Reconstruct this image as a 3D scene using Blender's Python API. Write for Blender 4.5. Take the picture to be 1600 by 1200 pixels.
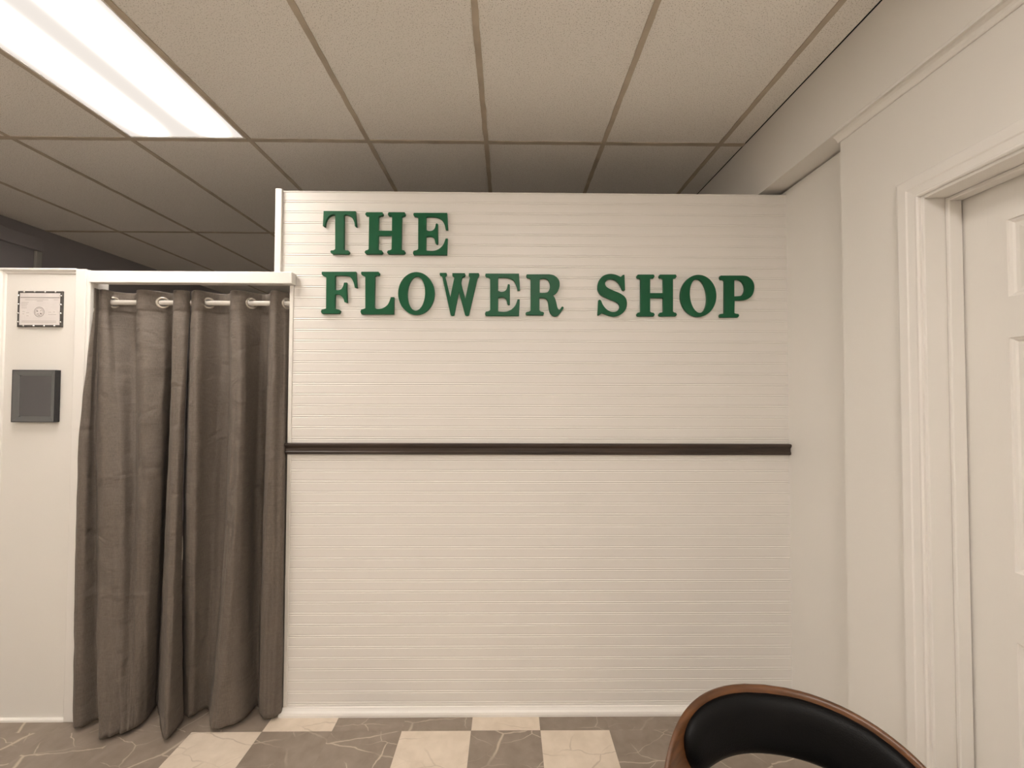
import bpy, bmesh, math, random
from mathutils import Vector, Matrix, noise

for o in list(bpy.data.objects):
    bpy.data.objects.remove(o, do_unlink=True)
scene = bpy.context.scene
COL = scene.collection
PI = math.pi

# ------------------------------------------------------------------ camera
YAW, PITCH, ROLL, EYE, FPX = 0.0102, 0.02313, 0.0034, 1.48353, 632.52
cam_data = bpy.data.cameras.new('camera')
cam = bpy.data.objects.new('camera', cam_data)
COL.objects.link(cam)
cam_data.sensor_fit = 'HORIZONTAL'
cam_data.sensor_width = 36.0
cam_data.lens = FPX / 1600 * 36
cam_data.clip_start = 0.02
F = Vector((math.sin(YAW) * math.cos(PITCH), math.cos(YAW) * math.cos(PITCH), math.sin(PITCH)))
R0 = Vector((math.cos(YAW), -math.sin(YAW), 0))
U0 = R0.cross(F)
R2 = R0 * math.cos(ROLL) + U0 * math.sin(ROLL)
U2 = -R0 * math.sin(ROLL) + U0 * math.cos(ROLL)
m = Matrix((R2, U2, -F)).transposed().to_4x4()
m.translation = Vector((0, 0, EYE))
cam.matrix_world = m
scene.camera = cam

# ------------------------------------------------------------------ view, world
scene.view_settings.view_transform = 'Standard'
scene.view_settings.look = 'None'
scene.view_settings.gamma = 1.0
scene.view_settings.exposure = 0.0
scene.view_settings.use_curve_mapping = False
world = bpy.data.worlds.new('world')
scene.world = world
world.use_nodes = True
world.node_tree.nodes['Background'].inputs[0].default_value = (0.02, 0.02, 0.02, 1)
world.node_tree.nodes['Background'].inputs[1].default_value = 0.3

# ceiling fixtures: cell corner x, cell start y, tube radiance; all but the first are unseen, added for brightness
LAMP_COLOR = (1.0, 0.915, 0.835)
FIXTURES = [(-1.946, 0.856, 23.0), (-0.117, -1.582, 30.0), (-3.165, -1.582, 22.0), (-0.117, -0.363, 5.0)]

# ------------------------------------------------------------------ room measures (metres)
ZP = 1.912            # front face of the beadboard partition
H = 2.785             # ceiling
GX0, GS = -0.7267, 0.6096
GY0, GL = 2.0752, 1.2192
XL, YB, YN = -3.75, 5.65, -3.0
XU, XF, XR = 1.234, 1.27, 1.334   # bulkhead, door wall, recessed wall

# ------------------------------------------------------------------ helpers
def srgb(r, g, b):
    def c(v):
        v /= 255.0
        return v / 12.92 if v <= 0.04045 else ((v + 0.055) / 1.055) ** 2.4
    return (c(r), c(g), c(b), 1)

def mat(name, color, rough=0.5, metal=0.0, bump=0.0, bscale=60.0, var=0.0, vscale=3.0, spec=0.5, stretch=(1, 1, 1), sheen=0.0):
    M = bpy.data.materials.new(name)
    M.use_nodes = True
    nt = M.node_tree
    b = nt.nodes['Principled BSDF']
    b.inputs['Base Color'].default_value = color
    b.inputs['Roughness'].default_value = rough
    b.inputs['Metallic'].default_value = metal
    b.inputs['Specular IOR Level'].default_value = spec
    b.inputs['Sheen Weight'].default_value = sheen
    tc = nt.nodes.new('ShaderNodeTexCoord')
    mp = nt.nodes.new('ShaderNodeMapping')
    mp.inputs['Scale'].default_value = stretch
    nt.links.new(tc.outputs['Object'], mp.inputs['Vector'])
    if var > 0:
        n = nt.nodes.new('ShaderNodeTexNoise')
        n.inputs['Scale'].default_value = vscale
        n.inputs['Detail'].default_value = 5
        nt.links.new(mp.outputs['Vector'], n.inputs['Vector'])
        r = nt.nodes.new('ShaderNodeValToRGB')
        r.color_ramp.elements[0].position = 0.3
        r.color_ramp.elements[1].position = 0.7
        r.color_ramp.elements[0].color = tuple(c * (1 - var) for c in color[:3]) + (1,)
        r.color_ramp.elements[1].color = tuple(min(1, c * (1 + var)) for c in color[:3]) + (1,)
        nt.links.new(n.outputs['Fac'], r.inputs['Fac'])
        nt.links.new(r.outputs['Color'], b.inputs['Base Color'])
    if bump > 0:
        n = nt.nodes.new('ShaderNodeTexNoise')
        n.inputs['Scale'].default_value = bscale
        n.inputs['Detail'].default_value = 4
        nt.links.new(mp.outputs['Vector'], n.inputs['Vector'])
        bp = nt.nodes.new('ShaderNodeBump')
        bp.inputs['Strength'].default_value = bump
        bp.inputs['Distance'].default_value = 0.002
        nt.links.new(n.outputs['Fac'], bp.inputs['Height'])
        nt.links.new(bp.outputs['Normal'], b.inputs['Normal'])
    return M

M_wall = mat('wall_paint', (0.80, 0.775, 0.73, 1), 0.55, bump=0.12, bscale=220)
M_bead = mat('beadboard_paint', (0.80, 0.775, 0.735, 1), 0.42, bump=0.03, bscale=90)
M_trim = mat('trim_paint', (0.83, 0.805, 0.765, 1), 0.35, bump=0.05, bscale=120)
M_door = mat('door_paint', (0.80, 0.775, 0.73, 1), 0.45, bump=0.15, bscale=150, stretch=(1, 1, 0.15))
M_darkwall = mat('dark_grey_paint', (0.32, 0.31, 0.33, 1), 0.7, bump=0.1)
M_frame_far = mat('far_frame_paint', (0.42, 0.42, 0.40, 1), 0.6, var=0.05)
M_grid = mat('grid_paint', (0.50, 0.43, 0.34, 1), 0.6, var=0.15, vscale=9)
M_green = mat('green_paint', (0.0075, 0.098, 0.040, 1), 0.42, bump=0.06, bscale=80, var=0.08, vscale=14, spec=0.28)
M_rail = mat('dark_stained_wood', (0.040, 0.026, 0.019, 1), 0.42, bump=0.5, bscale=60, var=0.45, vscale=30, stretch=(0.08, 1, 1.6))
M_rod = mat('white_enamel', (0.80, 0.77, 0.72, 1), 0.25, var=0.02)
M_ring = mat('cream_ring', (0.60, 0.55, 0.48, 1), 0.22, metal=0.5, var=0.03)
M_black = mat('black_gloss', (0.016, 0.016, 0.018, 1), 0.06, var=0.05)
M_mirror = mat('smoked_mirror', (0.155, 0.155, 0.165, 1), 0.05, metal=0.85, var=0.03)
M_bevel = mat('smoked_bevel', (0.22, 0.23, 0.24, 1), 0.08, metal=0.9, var=0.03)
M_pewter = mat('pewter', (0.10, 0.095, 0.09, 1), 0.35, metal=0.6, bump=0.4, bscale=90, var=0.25, vscale=40)
M_stud = mat('silver_stud', (0.85, 0.83, 0.80, 1), 0.2, metal=0.7, var=0.02)
M_paper = mat('paper', (0.72, 0.68, 0.66, 1), 0.6, var=0.03, vscale=20)
M_ink = mat('ink', (0.20, 0.18, 0.17, 1), 0.7, var=0.1)
M_inklight = mat('light_ink', (0.47, 0.43, 0.41, 1), 0.7, var=0.1)
M_walnut = mat('walnut', (0.115, 0.045, 0.0145, 1), 0.36, bump=0.1, bscale=30, var=0.35, vscale=16, stretch=(1, 1, 5))
M_vinyl = mat('black_vinyl', (0.0025, 0.0025, 0.0028, 1), 0.48, bump=0.25, bscale=350, var=0.1, spec=0.18)
M_shade = mat('unpainted_back', (0.30, 0.26, 0.22, 1), 0.8, var=0.1)

def curtain_material():
    M = mat('charcoal_curtain', (0.125, 0.103, 0.085, 1), 0.62, spec=0.3, sheen=0.03)
    nt = M.node_tree
    b = nt.nodes['Principled BSDF']
    tc = nt.nodes.new('ShaderNodeTexCoord')
    # slub weave: long horizontal and vertical threads
    h = None
    for sc in ((30, 30, 900), (420, 420, 60)):
        mp = nt.nodes.new('ShaderNodeMapping'); mp.inputs['Scale'].default_value = sc
        nt.links.new(tc.outputs['Object'], mp.inputs['Vector'])
        n = nt.nodes.new('ShaderNodeTexNoise'); n.inputs['Scale'].default_value = 1.0; n.inputs['Detail'].default_value = 3
        nt.links.new(mp.outputs['Vector'], n.inputs['Vector'])
        if h is None:
            h = n.outputs['Fac']
        else:
            a = nt.nodes.new('ShaderNodeMath'); a.operation = 'ADD'
            nt.links.new(h, a.inputs[0]); nt.links.new(n.outputs['Fac'], a.inputs[1]); h = a.outputs[0]
    r = nt.nodes.new('ShaderNodeValToRGB')
    r.color_ramp.elements[0].position = 0.35; r.color_ramp.elements[1].position = 0.65
    r.color_ramp.elements[0].color = (0.115, 0.096, 0.079, 1)
    r.color_ramp.elements[1].color = (0.178, 0.150, 0.126, 1)
    hm = nt.nodes.new('ShaderNodeMath'); hm.operation = 'MULTIPLY'; hm.inputs[1].default_value = 0.5
    nt.links.new(h, hm.inputs[0])
    nt.links.new(hm.outputs[0], r.inputs['Fac']); nt.links.new(r.outputs['Color'], b.inputs['Base Color'])
    # soft creases from packing and hanging
    mp = nt.nodes.new('ShaderNodeMapping'); mp.inputs['Scale'].default_value = (7, 7, 11); mp.inputs['Rotation'].default_value = (0.3, 0.5, 0.2)
    nt.links.new(tc.outputs['Object'], mp.inputs['Vector'])
    n = nt.nodes.new('ShaderNodeTexNoise'); n.inputs['Scale'].default_value = 1.0; n.inputs['Detail'].default_value = 2.5; n.inputs['Distortion'].default_value = 1.2
    nt.links.new(mp.outputs['Vector'], n.inputs['Vector'])
    b1 = nt.nodes.new('ShaderNodeBump'); b1.inputs['Strength'].default_value = 0.35; b1.inputs['Distance'].default_value = 0.03
    nt.links.new(n.outputs['Fac'], b1.inputs['Height'])
    b2 = nt.nodes.new('ShaderNodeBump'); b2.inputs['Strength'].default_value = 0.25; b2.inputs['Distance'].default_value = 0.001
    nt.links.new(hm.outputs[0], b2.inputs['Height']); nt.links.new(b1.outputs['Normal'], b2.inputs['Normal'])
    nt.links.new(b2.outputs['Normal'], b.inputs['Normal'])
    return M
M_curtain = curtain_material()

def tile_material():
    M = mat('ceiling_tile', (0.90, 0.87, 0.82, 1), 0.9)
    nt = M.node_tree
    b = nt.nodes['Principled BSDF']
    tc = nt.nodes.new('ShaderNodeTexCoord')
    n = nt.nodes.new('ShaderNodeTexNoise'); n.inputs['Scale'].default_value = 250; n.inputs['Detail'].default_value = 2
    nt.links.new(tc.outputs['Object'], n.inputs['Vector'])
    r = nt.nodes.new('ShaderNodeValToRGB')
    r.color_ramp.elements[0].position = 0.355; r.color_ramp.elements[0].color = (0.52, 0.49, 0.44, 1)
    r.color_ramp.elements[1].position = 0.40; r.color_ramp.elements[1].color = (0.90, 0.87, 0.82, 1)
    nt.links.new(n.outputs['Fac'], r.inputs['Fac']); nt.links.new(r.outputs['Color'], b.inputs['Base Color'])
    bp = nt.nodes.new('ShaderNodeBump'); bp.inputs['Strength'].default_value = 0.5; bp.inputs['Distance'].default_value = 0.002
    nt.links.new(n.outputs['Fac'], bp.inputs['Height']); nt.links.new(bp.outputs['Normal'], b.inputs['Normal'])
    return M
M_tile = tile_material()

def marble(name, base, dark, vein, vein_amt, vein_w, big_w):
    """Stone tile: mottling plus thin meandering veins; every tile takes its own piece of stone."""
    M = mat(name, base, 0.36)
    nt = M.node_tree; N = nt.nodes; Lk = nt.links
    b = N['Principled BSDF']
    geo = N.new('ShaderNodeTexCoord')
    at = N.new('ShaderNodeAttribute'); at.attribute_name = 'tile_seed'
    add = N.new('ShaderNodeVectorMath'); add.operation = 'ADD'
    Lk.new(geo.outputs['Object'], add.inputs[0]); Lk.new(at.outputs['Vector'], add.inputs[1])
    def tex(scale, detail, dist, rot=0.0, st=(1, 1, 1), rough=0.55):
        mp = N.new('ShaderNodeMapping'); mp.inputs['Rotation'].default_value = (0, 0, rot); mp.inputs['Scale'].default_value = st
        Lk.new(add.outputs[0], mp.inputs['Vector'])
        n = N.new('ShaderNodeTexNoise'); n.inputs['Scale'].default_value = scale; n.inputs['Detail'].default_value = detail
        n.inputs['Distortion'].default_value = dist; n.inputs['Roughness'].default_value = rough
        Lk.new(mp.outputs['Vector'], n.inputs['Vector'])
        return n.outputs['Fac']
    def line(fac, w):
        s = N.new('ShaderNodeMath'); s.operation = 'SUBTRACT'; s.inputs[1].default_value = 0.5; Lk.new(fac, s.inputs[0])
        a = N.new('ShaderNodeMath'); a.operation = 'ABSOLUTE'; Lk.new(s.outputs[0], a.inputs[0])
        mr = N.new('ShaderNodeMapRange'); mr.inputs['From Min'].default_value = 0; mr.inputs['From Max'].default_value = w
        mr.inputs['To Min'].default_value = 1; mr.inputs['To Max'].default_value = 0; Lk.new(a.outputs[0], mr.inputs['Value'])
        return mr.outputs[0]
    mott = tex(14, 6, 0.3)
    ramp = N.new('ShaderNodeValToRGB')
    ramp.color_ramp.elements[0].position = 0.3; ramp.color_ramp.elements[1].position = 0.7
    ramp.color_ramp.elements[0].color = dark; ramp.color_ramp.elements[1].color = base
    Lk.new(mott, ramp.inputs['Fac'])
    def crack(scale, w, rot, st, wob):
        mp = N.new('ShaderNodeMapping'); mp.inputs['Rotation'].default_value = (0, 0, rot); mp.inputs['Scale'].default_value = st
        wn = N.new('ShaderNodeTexNoise'); wn.inputs['Scale'].default_value = 9; wn.inputs['Detail'].default_value = 3
        Lk.new(add.outputs[0], wn.inputs['Vector'])
        sc = N.new('ShaderNodeVectorMath'); sc.operation = 'SCALE'; sc.inputs['Scale'].default_value = wob; Lk.new(wn.outputs['Color'], sc.inputs[0])
        ad = N.new('ShaderNodeVectorMath'); ad.operation = 'ADD'; Lk.new(add.outputs[0], ad.inputs[0]); Lk.new(sc.outputs[0], ad.inputs[1])
        Lk.new(ad.outputs[0], mp.inputs['Vector'])
        v = N.new('ShaderNodeTexVoronoi'); v.voronoi_dimensions = '2D'; v.feature = 'DISTANCE_TO_EDGE'; v.inputs['Scale'].default_value = scale
        Lk.new(mp.outputs['Vector'], v.inputs['Vector'])
        mr = N.new('ShaderNodeMapRange'); mr.inputs['From Min'].default_value = w * .25; mr.inputs['From Max'].default_value = w
        mr.inputs['To Min'].default_value = 1; mr.inputs['To Max'].default_value = 0; Lk.new(v.outputs['Distance'], mr.inputs['Value'])
        return mr.outputs[0]
    v1r = crack(1.9, big_w * 3.2, -0.9, (1, 2.3, 1), 0.045)
    mk1 = N.new('ShaderNodeMapRange'); mk1.inputs['From Min'].default_value = 0.40; mk1.inputs['From Max'].default_value = 0.55; Lk.new(tex(3.1, 2, 0), mk1.inputs['Value'])
    v1m = N.new('ShaderNodeMath'); v1m.operation = 'MULTIPLY'; Lk.new(v1r, v1m.inputs[0]); Lk.new(mk1.outputs[0], v1m.inputs[1]); v1 = v1m.outputs[0]
    v2 = crack(4.6, vein_w * 2.2, -0.7, (1, 1.8, 1), 0.06)
    mask = tex(4.5, 1, 0)
    mk = N.new('ShaderNodeMapRange'); mk.inputs['From Min'].default_value = 0.46; mk.inputs['From Max'].default_value = 0.62; Lk.new(mask, mk.inputs['Value'])
    v2m = N.new('ShaderNodeMath'); v2m.operation = 'MULTIPLY'; Lk.new(v2, v2m.inputs[0]); Lk.new(mk.outputs[0], v2m.inputs[1])
    mx = N.new('ShaderNodeMath'); mx.operation = 'MAXIMUM'; Lk.new(v1, mx.inputs[0]); Lk.new(v2m.outputs[0], mx.inputs[1])
    am = N.new('ShaderNodeMath'); am.operation = 'MULTIPLY'; am.inputs[1].default_value = vein_amt; Lk.new(mx.outputs[0], am.inputs[0])
    mix = N.new('ShaderNodeMix'); mix.data_type = 'RGBA'
    Lk.new(am.outputs[0], mix.inputs['Factor']); Lk.new(ramp.outputs['Color'], mix.inputs['A']); mix.inputs['B'].default_value = vein
    Lk.new(mix.outputs['Result'], b.inputs['Base Color'])
    bp = N.new('ShaderNodeBump'); bp.inputs['Strength'].default_value = 0.15; bp.inputs['Distance'].default_value = 0.002
    Lk.new(mott, bp.inputs['Height']); Lk.new(bp.outputs['Normal'], b.inputs['Normal'])
    return M
M_stone_dark = marble('taupe_marble', (0.30, 0.245, 0.20, 1), (0.23, 0.187, 0.15, 1), (0.56, 0.47, 0.37, 1), 0.85, 0.007, 0.005)
M_stone_light = marble('cream_marble', (0.74, 0.64, 0.53, 1), (0.64, 0.545, 0.44, 1), (0.33, 0.25, 0.19, 1), 0.45, 0.010, 0.004)

def lamp_material(radiance):
    """Acrylic lens over two fluorescent tubes: bright along each tube, dimmer between them and at the ends."""
    M = bpy.data.materials.new('lit_diffuser'); M.use_nodes = True
    nt = M.node_tree; N = nt.nodes; Lk = nt.links
    N.remove(N['Principled BSDF'])
    out = N['Material Output']
    em = N.new('ShaderNodeEmission'); em.inputs['Color'].default_value = LAMP_COLOR + (1,)
    tc = N.new('ShaderNodeTexCoord'); sp = N.new('ShaderNodeSeparateXYZ'); Lk.new(tc.outputs['Object'], sp.inputs[0])
    def math_(op, a, b=None):
        n = N.new('ShaderNodeMath'); n.operation = op
        for i, v in enumerate((a, b)):
            if v is None: continue
            if isinstance(v, (int, float)): n.inputs[i].default_value = v
            else: Lk.new(v, n.inputs[i])
        return n.outputs[0]
    ax = math_('ABSOLUTE', sp.outputs['X'])
    dx = math_('DIVIDE', math_('SUBTRACT', ax, 0.155), 0.0455)
    g = math_('POWER', 2.718, math_('MULTIPLY', math_('MULTIPLY', dx, dx), -1.0))
    ay = math_('ABSOLUTE', sp.outputs['Y'])
    mr = N.new('ShaderNodeMapRange'); mr.interpolation_type = 'SMOOTHSTEP'
    mr.inputs['From Min'].default_value = 0.60; mr.inputs['From Max'].default_value = 0.42
    mr.inputs['To Min'].default_value = 0.02; mr.inputs['To Max'].default_value = 1.0
    Lk.new(ay, mr.inputs['Value'])
    s = math_('ADD', math_('MULTIPLY', math_('MULTIPLY', g, mr.outputs[0]), radiance * 2.6), 0.90)
    Lk.new(s, em.inputs['Strength'])
    Lk.new(em.outputs[0], out.inputs['Surface'])
    return M

def link(me, name, m, parent=None):
    o = bpy.data.objects.new(name, me)
    COL.objects.link(o)
    for mm in (m if isinstance(m, (list, tuple)) else [m]):
        me.materials.append(mm)
    if parent is not None:
        o.parent = parent
    return o

def obj(name, bm, m, parent=None, smooth=False, bevel=0.0, seg=2):
    bmesh.ops.recalc_face_normals(bm, faces=bm.faces)
    me = bpy.data.meshes.new(name)
    bm.to_mesh(me); bm.free()
    if smooth:
        for p in me.polygons: p.use_smooth = True
    o = link(me, name, m, parent)
    if bevel > 0:
        b = o.modifiers.new('bevel', 'BEVEL'); b.width = bevel; b.segments = seg; b.limit_method = 'ANGLE'; b.angle_limit = 0.6
    return o

def tag(o, label=None, cat=None, group=None, kind=None):
    if label: o['label'] = label
    if cat: o['category'] = cat
    if group: o['group'] = group
    if kind: o['kind'] = kind
    return o

def struct(o, label=None):
    o['kind'] = 'structure'
    if label: o['label'] = label
    return o

def empty(name, loc=(0, 0, 0), rz=0.0):
    o = bpy.data.objects.new(name, None); COL.objects.link(o)
    o.location = loc; o.rotation_euler = (0, 0, rz); o.empty_display_size = 0.05
    return o

def box(bm, x0, x1, y0, y1, z0, z1):
    v = [bm.verts.new((x, y, z)) for z in (z0, z1) for x, y in ((x0, y0), (x1, y0), (x1, y1), (x0, y1))]
    for f in ((0, 3, 2, 1), (4, 5, 6, 7), (0, 1, 5, 4), (1, 2, 6, 5), (2, 3, 7, 6), (3, 0, 4, 7)):
        bm.faces.new([v[i] for i in f])

def boxes(*bs):
    bm = bmesh.new()
    for b in bs: box(bm, *b)
    return bm

def loft(rings, caps=True, closed=True):
    """rings: lists of equal length of 3D points."""
    bm = bmesh.new()
    V = [[bm.verts.new(p) for p in r] for r in rings]
    n = len(V[0])
    for a, b in zip(V, V[1:]):
        for i in range(n if closed else n - 1):
            j = (i + 1) % n
            bm.faces.new((a[i], a[j], b[j], b[i]))
    if caps:
        bm.faces.new(V[0]); bm.faces.new(V[-1])
    return bm

def sweep(profile, path, up=(0, 0, 1)):
    """profile of (a, b) points carried along path frames: list of (origin, a_dir, b_dir)."""
    return loft([[Vector(o) + Vector(A) * a + Vector(B) * b for a, b in profile] for o, A, B in path])

def tube(pts, r, n=16, caps=True):
    rings = []
    for i, p in enumerate(pts):
        p = Vector(p)
        d = (Vector(pts[min(i + 1, len(pts) - 1)]) - Vector(pts[max(i - 1, 0)])).normalized()
        a = d.orthogonal().normalized(); b = d.cross(a)
        rr = r[i] if isinstance(r, (list, tuple)) else r
        rings.append([p + a * rr * math.cos(2 * PI * k / n) + b * rr * math.sin(2 * PI * k / n) for k in range(n)])
    # keep rings aligned
    for k in range(1, len(rings)):
        best = min(range(n), key=lambda s: (rings[k][s] - rings[k - 1][0]).length)
        rings[k] = rings[k][best:] + rings[k][:best]
        if (rings[k][1] - rings[k - 1][1]).length > (rings[k][-1] - rings[k - 1][1]).length:
            rings[k] = [rings[k][0]] + rings[k][1:][::-1]
    return loft(rings, caps)

# ================================================================== FLOOR
T = 0.3048
TX0, TY0 = -0.15623, 1.81662
LIGHT = {(0, -3), (0, 0), (-1, -4), (-1, -1), (-1, 1)}
def is_light(r, c):
    if -1 <= r <= 0 and -12 <= c <= 4:
        return (r, c) in LIGHT
    return random.Random(r * 131 + c * 17).random() < 0.42
bm = bmesh.new()
r0, r1 = int(math.floor((YN - TY0) / T)), int(math.ceil((YB - TY0) / T))
c0, c1 = int(math.floor((XL - TX0) / T)), int(math.ceil((1.6 - TX0) / T))
seed = bm.verts.layers.float_vector.new('tile_seed')
G = 0.0005
for r in range(r0, r1):
    for c in range(c0, c1):
        x0, y0 = TX0 + c * T, TY0 + r * T
        rd = random.Random(r * 991 + c * 37)
        s = Vector((rd.uniform(0, 50), rd.uniform(0, 50), 0))
        vs = [bm.verts.new((x, y, 0)) for x, y in ((x0 + G, y0 + G), (x0 + T - G, y0 + G), (x0 + T - G, y0 + T - G), (x0 + G, y0 + T - G))]
        for v in vs: v[seed] = s
        f = bm.faces.new(vs)
        f.material_index = 1 if is_light(r, c) else 0
vs = [bm.verts.new(p) for p in ((XL - .1, YN - .1, -.002), (1.7, YN - .1, -.002), (1.7, YB + .1, -.002), (XL - .1, YB + .1, -.002))]
f = bm.faces.new(vs)
struct(obj('floor', bm, [M_stone_dark, M_stone_light]))

# ================================================================== CEILING
def fixture_cell(xa, ya):
    return any(abs(xa - fx) < 0.1 and abs(ya - fy) < 0.1 for fx, fy, _ in FIXTURES)
xs = [XL] + [GX0 + k * GS for k in range(-4, 4)] + [XU - 0.005]
ys = [YN] + [GY0 + k * GL for k in range(-4, 3)] + [YB]
bm = bmesh.new()
for xa, xb in zip(xs, xs[1:]):
    for ya, yb in zip(ys, ys[1:]):
        if fixture_cell(xa, ya): continue
        box(bm, xa + 0.001, xb - 0.001, ya + 0.001, yb - 0.001, H + 0.003, H + 0.018)
ceiling = struct(obj('ceiling', bm, M_tile))
bm = bmesh.new()
def wobbly_bar(bm, along, c, a, b, w, z0, z1, sd):
    n = max(2, int((b - a) / 0.03))
    prev = None
    for i in range(n + 1):
        t = a + (b - a) * i / n
        jl = noise.noise(Vector((t * 14, sd, 0))) * 0.003
        jr = noise.noise(Vector((t * 14, sd, 9))) * 0.003
        P = [(c - w / 2 + jl, t), (c + w / 2 + jr, t)]
        ring = []
        for z in (z0, z1):
            for p in (P if z == z0 else P[::-1]):
                ring.append(bm.verts.new((p[0], p[1], z) if along == 'y' else (p[1], p[0], z)))
        if prev:
            for k in range(4):
                j = (k + 1) % 4
                bm.faces.new((prev[k], prev[j], ring[j], ring[k]))
        prev = ring
for i, x in enumerate(xs[1:-1]): wobbly_bar(bm, 'y', x, YN, YB, 0.023, H - 0.001, H + 0.003, i * 3.3)
for i, y in enumerate(ys[1:-1]): wobbly_bar(bm, 'x', y, XL, XU - 0.004, 0.023, H - 0.0005, H + 0.0032, 50 + i * 3.3)
struct(obj('ceiling_grid', bm, M_grid, ceiling))

# ceiling fixtures: the visible panel, then fill panels added out of view
def make_fixture(fx, fy, rad, label):
    root = empty('ceiling_light', (fx + GS / 2, fy + GL / 2, H))
    tag(root, label, 'ceiling light')
    hx, hy = GS / 2 - 0.0125, GL / 2 - 0.0125
    b = boxes((-hx, -hx + .008, -hy, hy, 0.000, .07), (hx - .008, hx, -hy, hy, 0.000, .07),
              (-hx + .008, hx - .008, -hy, -hy + .008, 0.000, .07), (-hx + .008, hx - .008, hy - .008, hy, 0.000, .07),
              (-hx, hx, -hy, hy, .07, .075))
    obj('frame', b, M_trim, root)
    b = boxes((-hx + .009, hx - .009, -hy + .009, hy - .009, 0.004, 0.007))
    obj('diffuser', b, lamp_material(rad), root)
    return root
LAB = ['lit fluorescent ceiling panel at the upper left of the photo',
       'added unseen fill light panel well behind the viewer, towards the door wall',
       'added unseen fill light panel well behind the viewer, towards the left wall',
       'dim added fill light panel, unseen, almost above the viewer']
for (fx, fy, rad), lb in zip(FIXTURES, LAB): make_fixture(fx, fy, rad, lb)

# ================================================================== PARTITION WITH BEADBOARD
def beadboard(x0, x1, z0, z1):
    P = [(z0, 0)]
    n = 0
    z = 0.051
    while z < z1 - 0.01:
        if z > z0 + 0.01:
            P += [(z - .0075, 0), (z - .0050, .0015), (z - .0030, .0006), (z, -.0004), (z + .0030, .0006), (z + .0050, .0015), (z + .0075, 0)]
        z += 0.05085
    P.append((z1, 0))
    ringa = [Vector((x0, ZP + d, zz)) for zz, d in P]; ringb = [Vector((x1, ZP + d, zz)) for zz, d in P]
    ringa += [Vector((x0, ZP + .1, z1)), Vector((x0, ZP + .1, z0))]
    ringb += [Vector((x1, ZP + .1, z1)), Vector((x1, ZP + .1, z0))]
    return loft([ringa, ringb])
partition = struct(obj('wall_partition', beadboard(-1.026, XR, 0.0, 2.05), M_bead))
struct(obj('upper_panel', beadboard(-1.096, XR, 2.05, 2.4385), M_bead, partition))
bm = boxes((-1.030, -1.013, ZP - .004, ZP + .001, 0.03, 1.99))
struct(obj('edge_strip', bm, M_trim, partition, bevel=.0015))
bm = boxes((-1.100, -1.070, ZP - .012, ZP + .104, 2.043, 2.447))
struct(obj('end_cap', bm, M_trim, partition, bevel=.002))
bm = boxes((-1.070, XR, ZP - .003, ZP + .101, 2.4365, 2.4405))
struct(obj('top_cap', bm, M_trim, partition))
# base moulding of the partition
prof = [(0, 0), (.022, 0), (.022, .010), (.019, .018), (.012, .024), (.008, .030), (.006, .034), (0, .035)]
bm = loft([[(x - (0 if i else a * .5), ZP - a, z) for a, z in prof] for i, x in enumerate((-1.030, XR))])
struct(obj('baseboard_partition', bm, M_trim))
# dark chair rail
prof = [(0, .000), (.012, .000), (.016, .004), (.017, .012), (.014, .016), (.013, .030), (.017, .036), (.021, .042), (.021, .049), (.016, .052), (0, .052)]
bm = loft([[(x, ZP - a, 1.197 + z) for a, z in prof] for x in (-1.036, XR - .002)])
struct(obj('trim_1', bm, M_rail), 'dark stained wooden chair rail across the beadboard partition')

# ================================================================== BOOTH AT THE LEFT (panel, post, header)
YPAN = 1.886
struct(obj('wall_booth', boxes((-2.342, -1.990, YPAN, YPAN + .09, 0, 2.050)), M_wall))
# raised moulding round its top and left edge, mitred
def mould(p):   # a: distance inwards from the outer edge, b: height above the panel
    return p
prof = [(0, -.002), (0, .013), (.006, .015), (.011, .013), (.014, .007), (.022, .005), (.026, -.002)]
x0, z1, x1 = -2.344, 2.053, -1.990
ringA = [(x0 + a, YPAN - b, 0.012) for a, b in prof]
ringB = [(x0 + a, YPAN - b, z1 - a) for a, b in prof]
ringC = [(x1, YPAN - b, z1 - a) for a, b in prof]
struct(obj('trim_2', loft([ringA, ringB, ringC]), M_trim), 'white picture moulding along the top and left edge of the booth panel')
struct(obj('baseboard_booth', loft([[(x, YPAN - a, z) for a, z in [(0, 0), (.013, 0), (.012, .008), (.006, .012), (0, .012)]] for x in (-2.344, -1.992)]), M_trim))
struct(obj('trim_3', boxes((-1.992, -1.944, 1.872, 1.965, 0.0, 2.050)), M_trim, bevel=.003), 'white post between the booth panel and the curtain')
struct(obj('trim_4', boxes((-1.944, -1.928, 1.875, 1.965, 0.0, 2.044)), M_trim, bevel=.004), 'white corner strip on the post beside the curtain')
struct(obj('trim_5', boxes((-1.928, -1.002, 1.872, ZP - .0005, 1.988, 2.043)), M_trim, bevel=.003), 'white header board over the curtain')
# ================================================================== RIGHT SIDE
DY0, DY1, DZ = 0.395, 1.209, 2.083     # door opening
bm = boxes((XU, 1.50, YN, YB, 2.470, H + .002))
struct(obj('wall_right_upper', bm, M_wall))
bm = boxes((XR, 1.50, 1.516, YB, 0, 2.460), (XR + .03, 1.5, 1.516, YB, 2.460, 2.470))
struct(obj('wall_right_recess', bm, M_wall))
bm = boxes((XF, 1.50, DY1 + .018, 1.516, 0, 2.470), (XF, 1.50, YN, DY0 - .018, 0, 2.470), (XF, 1.50, DY0 - .018, DY1 + .018, DZ + .018, 2.470))
struct(obj('wall_right', bm, M_wall))
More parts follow.
